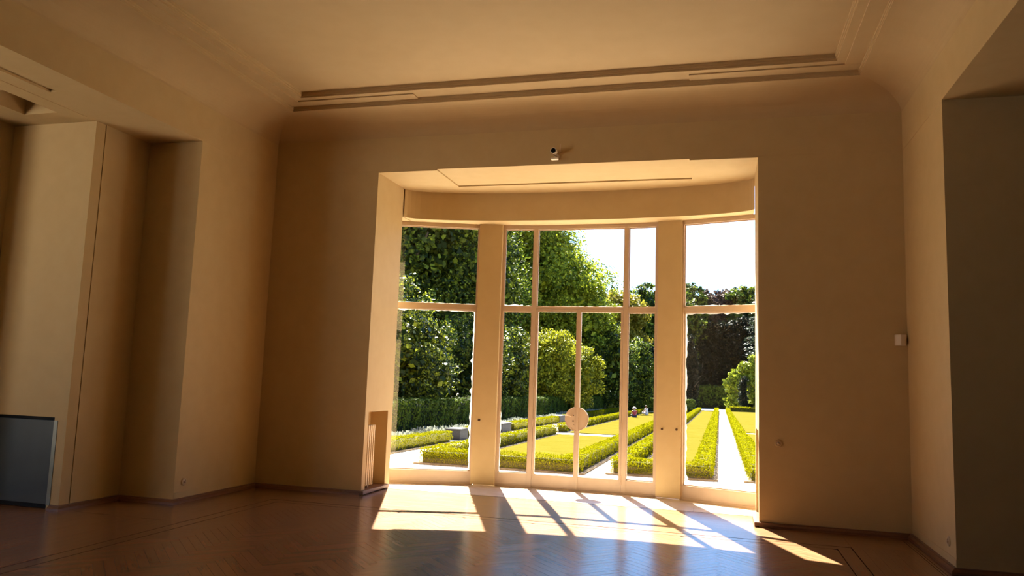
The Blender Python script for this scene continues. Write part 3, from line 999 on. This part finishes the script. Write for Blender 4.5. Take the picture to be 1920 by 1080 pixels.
def hedge(label, x0, x1, y0, y1, h, mats, size, dens, name='box_hedge', cat='hedge', group=None, soil=0.10, rough=0.02):
    """clipped hedge: leaf quads over a rounded core, following the slope"""
    core, leafm = mats
    w, l = x1 - x0, y1 - y0
    nst = max(2, int(l / 0.5)); nsx = max(2, int(w / 0.5))
    V = []; 
    def surf_pts(n, face):
        u, v = rng.random(n), rng.random(n)
        if face == 'top': P = np.stack([x0 + w * u, y0 + l * v, np.full(n, h)], 1); N = np.tile([0, 0, 1.0], (n, 1))
        elif face == 'front': P = np.stack([x0 + w * u, np.full(n, y0), h * v], 1); N = np.tile([0, -1.0, 0], (n, 1))
        elif face == 'back': P = np.stack([x0 + w * u, np.full(n, y1), h * v], 1); N = np.tile([0, 1.0, 0], (n, 1))
        elif face == 'left': P = np.stack([np.full(n, x0), y0 + l * u, h * v], 1); N = np.tile([-1.0, 0, 0], (n, 1))
        else: P = np.stack([np.full(n, x1), y0 + l * u, h * v], 1); N = np.tile([1.0, 0, 0], (n, 1))
        # side leaves thin out towards the bare foot
        if face != 'top':
            keep = rng.random(n) < np.clip(0.15 + P[:, 2] / h * 1.5, 0, 1)
            P, N = P[keep], N[keep]
        # rounded shoulders and unevenness
        bumps = rough * (np.sin(P[:, 0] * 9 + P[:, 1] * 5.3) + np.sin(P[:, 1] * 8.1 - P[:, 2] * 7)) * 0.6
        P = P + N * (bumps[:, None] + rng.normal(0, rough * 0.7, (len(P), 1)))
        return P, N
    Ps, Ns = [], []
    for face, ar in (('top', w * l), ('front', w * h), ('back', w * h), ('left', l * h), ('right', l * h)):
        n = int(ar * dens * (0.5 if face == 'back' else 1))
        if n < 1: continue
        P, N = surf_pts(n, face)
        Ps.append(P); Ns.append(N)
    P = np.vstack(Ps); N = np.vstack(Ns)
    P[:, 2] += gz(P[:, 1]) + 0.02
    # core box
    ins = min(0.05, w * 0.2)
    ev, ef = [], []
    nseg = max(1, int(l / 5))
    for k in range(nseg + 1):
        y = (y0 + ins) + (l - 2 * ins) * k / nseg
        for (x, z) in ((x0 + ins, -0.02), (x1 - ins, -0.02), (x1 - ins, h - ins), (x0 + ins, h - ins)):
            ev.append((x, y, gz(y) + z))
    for k in range(nseg):
        for s in range(4):
            t = (s + 1) % 4
            ef.append((k * 4 + s, k * 4 + t, (k + 1) * 4 + t, (k + 1) * 4 + s))
    ef.append((0, 1, 2, 3)); e = nseg * 4; ef.append((e, e + 1, e + 2, e + 3))
    me = quads_mesh(name, leaf_quads(P, N, size, 0.6, 0.35), mats=(leafm, core), extra=(ev, ef, 1))
    o = bpy.data.objects.new(name, me)
    COL.objects.link(o)
    tag(o, label, cat, group)
    if soil:
        sb = slab('soil_bed', x0 - soil, x1 + soil, y0 - soil, y1 + soil * 0.3, SOIL, 0.035)
        sb.parent = o
    return o
BX = (BOXCORE, BOX)
HH = 0.31
W_ = 0.36
G1 = 'clipped box hedges of the parterre'
hedge('low box hedge along the front of the lawn nearest the doors', -6.18, -2.72, 15.65, 15.65 + W_, HH, BX, 0.015, 3800, group=G1)
hedge('low box hedge on the left edge of the nearest lawn', -6.18, -6.18 + W_, 16.01, 28.5, HH, BX, 0.020, 2000, group=G1)
hedge('low box hedge on the right edge of the nearest lawn', -2.72 - W_, -2.72, 16.01, 28.4, HH, BX, 0.018, 2400, group=G1)
hedge('box hedge on the left edge of the far lawn with people', -6.18, -6.18 + W_, 30.1, 66.0, HH, BX, 0.034, 700, group=G1)
hedge('box hedge on the right edge of the far lawn with people', -2.72 - W_, -2.72, 28.6, 68.0, HH + 0.02, BX, 0.034, 700, group=G1)
hedge('short front box hedge of the narrow lawn', -2.15, -0.14, 16.05, 16.05 + W_, HH, BX, 0.015, 3800, group=G1)
hedge('left box hedge of the narrow lawn', -2.15, -2.15 + W_, 16.41, 80.0, HH, BX, 0.027, 1050, group=G1)
hedge('right box hedge of the narrow lawn beside the white path', -0.14 - W_, -0.14, 16.41, 84.0, HH, BX, 0.027, 1050, group=G1)
hedge('near box hedge on the right side of the white path', 0.56, 0.56 + W_ + 0.06, 16.2, 28.0, HH, BX, 0.018, 2400, group=G1)
hedge('far box hedge on the right side of the white path', 0.58, 0.56 + W_, 28.08, 83.0, HH, BX, 0.032, 750, group=G1)
hedge('front box hedge of the right lawn', 0.98, 6.0, 16.2, 16.56, HH, BX, 0.018, 2200, group=G1)
hedge('box hedge across the far end of the right lawn', 1.0, 9.0, 83.2, 83.7, 0.5, BX, 0.07, 160, group=G1)
hedge('box hedge left of the gravel, ending at the granite block', -8.05, -7.65, 13.2, 21.9, HH, BX, 0.018, 2400, group=G1)
hedge('box hedge between the first and second granite blocks', -8.1, -7.7, 24.0, 27.2, HH, BX, 0.022, 1500, group=G1)
hedge('box hedge between the second and third granite blocks', -8.1, -7.7, 29.4, 38.0, HH, BX, 0.028, 1000, group=G1)
hedge('box hedge behind the third granite block', -8.1, -7.7, 40.2, 62.0, HH, BX, 0.036, 600, group=G1)
hedge('tall dark clipped yew hedge along the left of the garden', -10.4, -9.4, 13.0, 78.0, 1.1, (YEWCORE, YEW), 0.045, 700, name='yew_hedge', soil=0, rough=0.05)
def granite(y0, y1, label):
    z = gz((y0 + y1) / 2)
    c = empty('granite_block', (-7.98, (y0 + y1) / 2, z))
    l = (y1 - y0) / 2
    MB().box(-0.24, 0.24, -l, l, -0.05, 0.31).build('block', CSTONE, c, bevel=0.015)
    MB().box(-0.26, 0.26, -l - 0.02, l + 0.02, 0.31, 0.35).build('cap', CSTONE, c, bevel=0.01)
    tag(c, label, 'stone block', 'granite blocks between the hedges')
granite(22.9, 23.7, 'grey granite block between hedges, nearest the house')
granite(27.7, 29.0, 'grey granite block, second from the house')
granite(38.4, 39.9, 'grey granite block, third from the house')

# lavender clumps
def lavender_mesh(nm):
    n = 260
    th = rng.uniform(0, 2 * np.pi, n); el = rng.uniform(0.5, 1.45, n); ln = rng.uniform(0.22, 0.42, n)
    D = np.stack([np.cos(th) * np.cos(el), np.sin(th) * np.cos(el), np.sin(el)], 1)
    B0 = np.stack([rng.normal(0, 0.10, n), rng.normal(0, 0.10, n), np.zeros(n)], 1)
    S = np.cross(D, rng.normal(0, 1, (n, 3))); S /= np.linalg.norm(S, axis=1, keepdims=True)
    tip = B0 + D * ln[:, None]
    V = np.stack([B0 - S * 0.006, B0 + S * 0.006, tip + S * 0.014, tip - S * 0.014], 1)
    return quads_mesh(nm, V, mats=(LAV,))
lav_me = [lavender_mesh('lavender') for _ in range(3)]
i = 0
y = 15.0
while y < 60:
    o = bpy.data.objects.new('lavender', lav_me[i % 3])
    COL.objects.link(o)
    o.location = (-8.75 + random.uniform(-0.15, 0.15), y, gz(y))
    s = random.uniform(0.65, 0.95)
    o.scale = (s * 1.2, s * 1.2, s * 1.05); o.rotation_euler = (0, 0, random.uniform(0, 6))
    tag(o, 'silvery lavender clump in the row before the tall yew hedge', 'plant', 'lavender row before the yew hedge')
    y += 0.5 + 0.012 * (y - 15); i += 1

# ------------------------------------------------------------------ trees and shrubs
def away(k, blobs):
    """the same tree, bigger and further off"""
    return [(b[0] * k, b[1] * k, (b[2] - 1.6) * k + 1.6, b[3] * k, b[4] * k, b[5] * k) for b in blobs]
def tree(name, label, blobs, n_clump, per, size, mat, trunk=None, clump=0.24, cat='tree', tilt=0.9, core=0.62, flat=1.0, group=None, base=None):
    """blobs: (cx,cy,cz,rx,ry,rz). leaves sit in clumps on the blob shells; a leafy core keeps it dense"""
    bx, by = blobs[0][0], blobs[0][1]
    root = empty(name, (bx, by, gz(by)))
    off = np.array([bx, by, gz(by)])
    Ps, Ns = [], []
    wts = np.array([b[3] * b[4] + b[3] * b[5] for b in blobs]); wts = wts / wts.sum()
    Pi, Ni = [], []
    for b, w in zip(blobs, wts):
        c = np.array(b[:3]); r = np.array(b[3:])
        n = max(4, int(n_clump * w))
        d = rng.normal(0, 1, (n, 3)); d /= np.linalg.norm(d, axis=1, keepdims=True)
        rad = rng.uniform(0.60, 1.06, (n, 1)) ** 0.8
        cc = c + d * r * rad
        cr = clump * r.mean() * rng.uniform(0.7, 1.3, (n, 1))
        dd = rng.normal(0, 1, (n, per, 3)); dd /= np.linalg.norm(dd, axis=2, keepdims=True)
        pp = cc[:, None, :] + dd * cr[:, None, :] * rng.uniform(0.35, 1.0, (n, per, 1)) * np.array([1, 1, 0.75 * flat])
        nn = dd * 0.6 + np.array([0, 0, 0.5])
        Ps.append(pp.reshape(-1, 3)); Ns.append(nn.reshape(-1, 3))
        # inner foliage: bigger leaves filling the crown
        ni = int(900 * core * (r[0] * r[1] * r[2]) ** (2 / 3) * (0.1 / size) ** 1.2 / 2.2) + 40
        dd = rng.normal(0, 1, (ni, 3)); dd /= np.linalg.norm(dd, axis=1, keepdims=True)
        Pi.append(c + dd * r * rng.uniform(0.25, 0.85, (ni, 1))); Ni.append(dd)
    P = np.vstack(Ps); N = np.vstack(Ns)
    keep = P[:, 2] > gz(P[:, 1]) + 0.05
    P, N = P[keep], N[keep]
    PI = np.vstack(Pi); NI = np.vstack(Ni)
    kp = PI[:, 2] > gz(PI[:, 1]) + 0.1
    PI, NI = PI[kp], NI[kp]
    Q = np.concatenate([leaf_quads(P, N, size, 0.6, tilt), leaf_quads(PI, NI, size * 2.3, 0.7, 0.6)])
    me = quads_mesh('foliage', Q - off, mats=(mat,))
    o = bpy.data.objects.new('foliage', me); COL.objects.link(o); o.parent = root
    o['kind'] = 'stuff'
    h, r0 = trunk if trunk else (blobs[0][2] - gz(by), 0.08)
    t = MB()
    t.tube([(0, 0, -0.1), (0.1 * r0, 0, h * 0.3), (-0.2 * r0, 0.1 * r0, h * 0.7), (0, 0, h)], [r0 * 1.25, r0, r0 * 0.85, r0 * 0.55], 9)
    for k in range(5):
        a = k * 2.4 + bx; l = h * 0.3 + r0 * 2
        t.tube([(0, 0, h * (0.6 + 0.07 * k)), (math.cos(a) * l * 0.5, math.sin(a) * l * 0.5, h * (0.75 + 0.07 * k)), (math.cos(a) * l, math.sin(a) * l, h * (0.95 + 0.07 * k))],
               [r0 * 0.45, r0 * 0.3, r0 * 0.12], 6)
    t.build('trunk', BARK, root)
    tag(root, label, cat, group)
    return root

GT = 'trees around the garden'
# left window: big shaded tree and camellia shrub in front of it
tree('broadleaf_tree', 'tall dark tree filling the top of the left window',
     away(1.4, [(-14.6, 33, 8.0, 4.2, 4.0, 4.6), (-12.0, 35, 7.0, 3.2, 3.4, 4.4), (-16.6, 30.5, 5.4, 3.6, 3.2, 4.0), (-13.6, 31, 11.2, 3.4, 3.4, 3.0), (-12.4, 33.5, 3.4, 2.6, 2.4, 2.6)]),
     560, 170, 0.105, LEAF_A, (9.5, 0.5), 0.25, group=GT)
tree('camellia_shrub', 'large glossy camellia shrub rising behind the yew hedge at far left',
     [(-11.6, 26.0, 2.5, 1.9, 1.6, 2.6), (-12.9, 25.2, 2.4, 1.6, 1.5, 2.5), (-10.9, 27.5, 1.9, 1.4, 1.4, 2.3)],
     323, 94, 0.058, LEAF_B, (2.6, 0.1), 0.22, cat='shrub', group=GT)
tree('camellia_shrub', 'dark shrub between the left window pier and the doors',
     [(-11.9, 36.5, 2.1, 2.0, 1.8, 2.5), (-10.9, 39.5, 1.9, 1.4, 1.6, 2.4)],
     255, 81, 0.068, LEAF_B, (2.4, 0.1), 0.22, cat='shrub', group=GT)
# centre-left: the large bright tree whose crown cuts the sky
tree('broadleaf_tree', 'large leafy tree whose crown cuts the sky above the doors',
     away(1.25, [(-13.0, 52, 8.6, 4.6, 4.2, 4.4), (-16.5, 51, 8.5, 4.2, 4.0, 5.0), (-10.0, 52.5, 6.6, 3.0, 3.0, 4.2), (-13.2, 51, 12.0, 3.2, 3.2, 2.4), (-9.3, 54, 3.5, 2.8, 2.6, 3.2), (-14.5, 48, 4.5, 3.6, 2.6, 3.8)]),
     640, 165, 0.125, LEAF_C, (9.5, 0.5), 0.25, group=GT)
tree('broadleaf_tree', 'shaded tree at the top of the left sidelight',
     away(1.3, [(-15.6, 42, 8.6, 3.2, 3.2, 4.2), (-13.6, 43.5, 5.6, 2.4, 2.4, 3.4)]),
     323, 108, 0.095, LEAF_A, (7.0, 0.35), 0.2, group=GT)
tree('sunny_shrub', 'bright yellow green shrub glowing behind the double doors',
     [(-10.6, 47.5, 2.4, 2.2, 1.9, 2.4), (-9.4, 50.0, 1.9, 2.0, 1.8, 2.3)],
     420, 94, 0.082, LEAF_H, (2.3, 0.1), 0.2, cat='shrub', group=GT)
tree('broadleaf_tree', 'mid green tree right of the sunny shrub',
     [(-9.6, 66, 3.0, 2.8, 2.6, 3.8), (-7.6, 70, 2.6, 2.2, 2.2, 3.0)],
     323, 81, 0.116, LEAF_A, (3.5, 0.2), 0.2, group=GT)
tree('golden_tree', 'golden leaved tree beyond the lawn',
     [(-11.2, 86, 9.0, 3.2, 3.0, 2.6), (-10.4, 86, 5.6, 2.6, 2.6, 3.4)],
     187, 81, 0.177, LEAF_D, (6.0, 0.3), 0.24, group=GT)
tree('broadleaf_tree', 'grey green far tree behind the right sidelight',
     [(-9.0, 104, 10.0, 4.4, 4.0, 4.6), (-5.8, 106, 9.0, 3.6, 3.4, 5.2), (-11.5, 108, 9, 4, 4, 5)],
     340, 81, 0.218, LEAF_A, (7.0, 0.4), 0.2, group=GT)
tree('broadleaf_tree', 'dark shaded grove filling the low part of the right sidelight',
     [(-7.2, 80, 1.9, 2.2, 2.2, 3.6), (-5.4, 88, 2.6, 2.6, 2.4, 4.4), (-9.0, 90, 2.4, 2.6, 2.6, 4.2)],
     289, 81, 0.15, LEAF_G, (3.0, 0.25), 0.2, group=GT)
# right window: far belt of trees
tree('broadleaf_tree', 'green far tree at the left edge of the right window',
     [(-4.6, 112, 10.4, 3.4, 3.2, 5.4)], 187, 81, 0.231, LEAF_A, (8.0, 0.4), 0.2, group=GT)
tree('copper_beech', 'purplish far tree in the belt of the right window',
     [(-1.6, 116, 12.2, 2.8, 3.0, 3.0), (1.2, 118, 13.0, 2.6, 2.6, 3.0)], 289, 81, 0.204, LEAF_E, (8.0, 0.4), 0.2, group=GT)
tree('broadleaf_tree', 'olive far tree in the belt of the right window',
     [(3.4, 116, 10.4, 3.2, 3.0, 5.6), (6.8, 118, 11, 3.4, 3.2, 5.6)], 289, 81, 0.218, LEAF_A, (8.0, 0.4), 0.2, group=GT)
tree('evergreen_tree', 'dense dark evergreen behind the end of the white path',
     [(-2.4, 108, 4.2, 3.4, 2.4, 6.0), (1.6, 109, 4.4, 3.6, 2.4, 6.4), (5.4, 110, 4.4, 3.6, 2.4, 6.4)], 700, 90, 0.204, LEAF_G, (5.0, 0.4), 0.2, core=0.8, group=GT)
tree('cypress', 'slim dark cypress at the left edge of the right window',
     [(-3.1, 86, 2.0, 0.75, 0.75, 3.4), (-3.1, 86, 4.4, 0.5, 0.5, 2.4)], 153, 81, 0.109, LEAF_G, (3.0, 0.15), 0.3, tilt=0.6, group=GT)
tree('arbor_shrub', 'bright green arbor of climbing plants at the end of the path',
     [(1.9, 90.0, 1.6, 1.1, 1.1, 2.0), (3.0, 90.3, 3.0, 1.5, 1.2, 1.5), (4.4, 90.5, 3.4, 1.5, 1.2, 2.2), (4.6, 90.2, 1.0, 1.6, 1.0, 1.9), (1.0, 90.0, 1.9, 0.7, 0.7, 0.8), (1.5, 89.6, -0.1, 1.0, 0.8, 1.0)],
     357, 81, 0.102, LEAF_C, (2.4, 0.1), 0.24, cat='shrub', group=GT)
tree('cypress', 'narrow dark clipped cypress in front of the arbor',
     [(2.45, 86.2, 0.6, 0.34, 0.34, 2.1)], 68, 67, 0.068, LEAF_G, (1.5, 0.06), 0.4, tilt=0.6, group=GT)
for (bl, lab) in (([(-24, 62, 5, 6, 3, 7), (-34, 60, 5, 6, 3, 7), (-17, 66, 4, 4, 3, 6)], 'dense dark evergreen far behind the left trees'),
                  ([(-27, 40, 4, 5, 3, 6), (-36, 36, 4, 6, 3, 7)], 'dark evergreen at the far left edge of the garden'),
                  ([(22, 100, 5, 6, 3, 7), (30, 88, 5, 6, 4, 7), (38, 70, 5, 5, 5, 7)], 'dark evergreen far to the right of the conifer'),
                  ([(11, 118, 6, 5, 3, 9), (18, 116, 6, 5, 3, 9)], 'dark evergreen behind the layered conifer'),
                  ([(-14, 122, 6, 6, 3, 8), (-21, 118, 6, 6, 3, 9)], 'dark evergreen closing the far left of the garden')):
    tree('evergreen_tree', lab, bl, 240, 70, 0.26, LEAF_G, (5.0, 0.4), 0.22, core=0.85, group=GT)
# layered conifer on the right
def conifer(x, y, h, r, label):
    root = empty('conifer', (x, y, gz(y)))
    Ps, Ns = [], []
    for k in range(26):
        z = h * (0.12 + 0.86 * k / 25)
        rr = r * (1 - k / 26) ** 0.8
        nb = 9
        for b in range(nb):
            a = rng.uniform(0, 2 * np.pi); L = rr * rng.uniform(0.7, 1.05)
            n = int(50 * (L / r) + 8)
            t = rng.random(n) ** 0.6
            wv = 0.20 * L * (1 - t * 0.6)
            P = np.stack([np.cos(a) * L * t, np.sin(a) * L * t, z - 0.25 * L * t ** 2 + 0.1 * L * t], 1)
            S = np.array([-np.sin(a), np.cos(a), 0])
            P = P + S * (rng.normal(0, 1, (n, 1)) * wv[:, None]) + np.array([0, 0, 1]) * rng.normal(0, 0.05 * L, (n, 1))
            Ps.append(P); Ns.append(np.tile([0, 0, 1.0], (n, 1)))
    P = np.vstack(Ps); N = np.vstack(Ns)
    me = quads_mesh('foliage', leaf_quads(P, N, 0.17, 0.4, 0.5), mats=(LEAF_F,))
    o = bpy.data.objects.new('foliage', me); COL.objects.link(o); o.parent = root; o['kind'] = 'stuff'
    MB().tube([(0, 0, -0.1), (0, 0, h * 0.5), (0, 0, h)], [0.3, 0.2, 0.03], 8).build('trunk', BARK, root)
    tag(root, label, 'tree', GT)
conifer(4.75, 93, 17.0, 3.4, 'layered conifer at the right edge of the right window')
hedge('dark clipped hedge to the right of the arbor', 3.6, 10.0, 88.0, 89.0, 1.5, (YEWCORE, YEW), 0.12, 160, name='yew_hedge', soil=0, rough=0.06)
hedge('high dark hedge closing the end of the white path', -12.0, 3.0, 97.0, 98.0, 2.6, (YEWCORE, YEW), 0.15, 90, name='yew_hedge', soil=0, rough=0.08)
hedge('dark hedge crossing behind the far end of the lawns', -9.0, -2.2, 70.5, 71.5, 1.1, (YEWCORE, YEW), 0.10, 200, name='yew_hedge', soil=0, rough=0.05)

# ------------------------------------------------------------------ two people sitting on the far lawn
def skin_chain(name, mat, parent, verts, edges, radii, root=0, sub=2):
    me = bpy.data.meshes.new(name)
    me.from_pydata(verts, edges, [])
    o = bpy.data.objects.new(name, me)
    COL.objects.link(o)
    o.parent = parent
    me.materials.append(mat)
    sk = o.modifiers.new('skin', 'SKIN')
    if not me.skin_vertices:
        bpy.context.view_layer.objects.active = o
    for i_, r_ in enumerate(radii):
        me.skin_vertices[0].data[i_].radius = (r_, r_) if not isinstance(r_, tuple) else r_
        me.skin_vertices[0].data[i_].use_root = (i_ == root)
    sk.use_smooth_shade = True
    s = o.modifiers.new('sub', 'SUBSURF'); s.levels = sub; s.render_levels = sub
    return o

def seated(loc, rz, sc, shirt, legs, hair, label, hat=None):
    root = empty('person', loc, rz)
    root.scale = (sc, sc, sc)
    # faces +x in local space: pelvis, spine, neck, head, arms propped on knees, folded legs
    V = [(0, 0, 0.12), (0.02, 0, 0.28), (0.05, 0, 0.45), (0.07, 0, 0.56), (0.09, 0, 0.63), (0.11, 0, 0.70), (0.11, 0, 0.80),
         (0.06, 0.17, 0.52), (0.17, 0.22, 0.34), (0.33, 0.15, 0.27), (0.40, 0.12, 0.27),
         (0.06, -0.17, 0.52), (0.17, -0.22, 0.34), (0.33, -0.15, 0.27), (0.40, -0.12, 0.27),
         (0.05, 0.10, 0.11), (0.36, 0.24, 0.20), (0.30, 0.02, 0.07), (0.36, -0.06, 0.06),
         (0.05, -0.10, 0.11), (0.36, -0.24, 0.20), (0.34, -0.04, 0.07), (0.42, 0.05, 0.06)]
    Ed = [(0, 1), (1, 2), (2, 3), (3, 4), (4, 5), (5, 6), (3, 7), (7, 8), (8, 9), (9, 10), (3, 11), (11, 12), (12, 13), (13, 14),
          (0, 15), (15, 16), (16, 17), (17, 18), (0, 19), (19, 20), (20, 21), (21, 22)]
    Rd = [0.13, 0.12, 0.13, 0.10, 0.05, 0.085, 0.095, 0.06, 0.045, 0.035, 0.03, 0.06, 0.045, 0.035, 0.03,
          0.085, 0.065, 0.05, 0.035, 0.085, 0.065, 0.05, 0.035]
    body = skin_chain('body', SKIN, root, V, Ed, Rd)
    skin_chain('shirt', shirt, root, [V[0], V[1], V[2], V[3], (0.055, 0.17, 0.525), (0.12, 0.205, 0.43), (0.055, -0.17, 0.525), (0.12, -0.205, 0.43)],
               [(0, 1), (1, 2), (2, 3), (3, 4), (4, 5), (3, 6), (6, 7)], [0.15, 0.145, 0.15, 0.115, 0.08, 0.062, 0.08, 0.062])
    skin_chain('trousers', legs, root, [(0, 0, 0.12), V[15], V[16], (0.31, 0.05, 0.08), V[19], V[20], (0.345, -0.06, 0.08)],
               [(0, 1), (1, 2), (2, 3), (0, 4), (4, 5), (5, 6)], [0.14, 0.1, 0.08, 0.06, 0.1, 0.08, 0.06])
    hm = MB()
    lathe(hm, (0.10, 0, 0.705), (-0.15, 0, 1), [(0, 0.09), (0.05, 0.112), (0.10, 0.105), (0.14, 0.07), (0.155, 0.01)], 16)
    hm.build('hair', hair, root, smooth=True)
    if hat:
        k = MB()
        lathe(k, (0.10, 0, 0.775), (-0.1, 0, 1), [(0, 0.19), (0.012, 0.19), (0.016, 0.125), (0.09, 0.11), (0.105, 0.02)], 18)
        k.build('hat', hat, root)
    fc = MB()
    lathe(fc, (0.205, 0, 0.745), (1, 0, -0.3), [(0, 0.02), (0.02, 0.012), (0.03, 0.004)], 8)
    fc.build('nose', SKIN, root)
    tag(root, label, 'person')
seated((-5.36, 51.0, gz(51.0) + 0.03), 1.9, 0.76, RED, DENIM, HAIR, 'person in a red top and pale hat sitting on the far lawn', HATM)
seated((-5.2, 58.0, gz(58.0) + 0.03), 2.6, 0.80, WHITECLOTH, WHITECLOTH, HAIR, 'person in white with brown hair sitting on the far lawn')
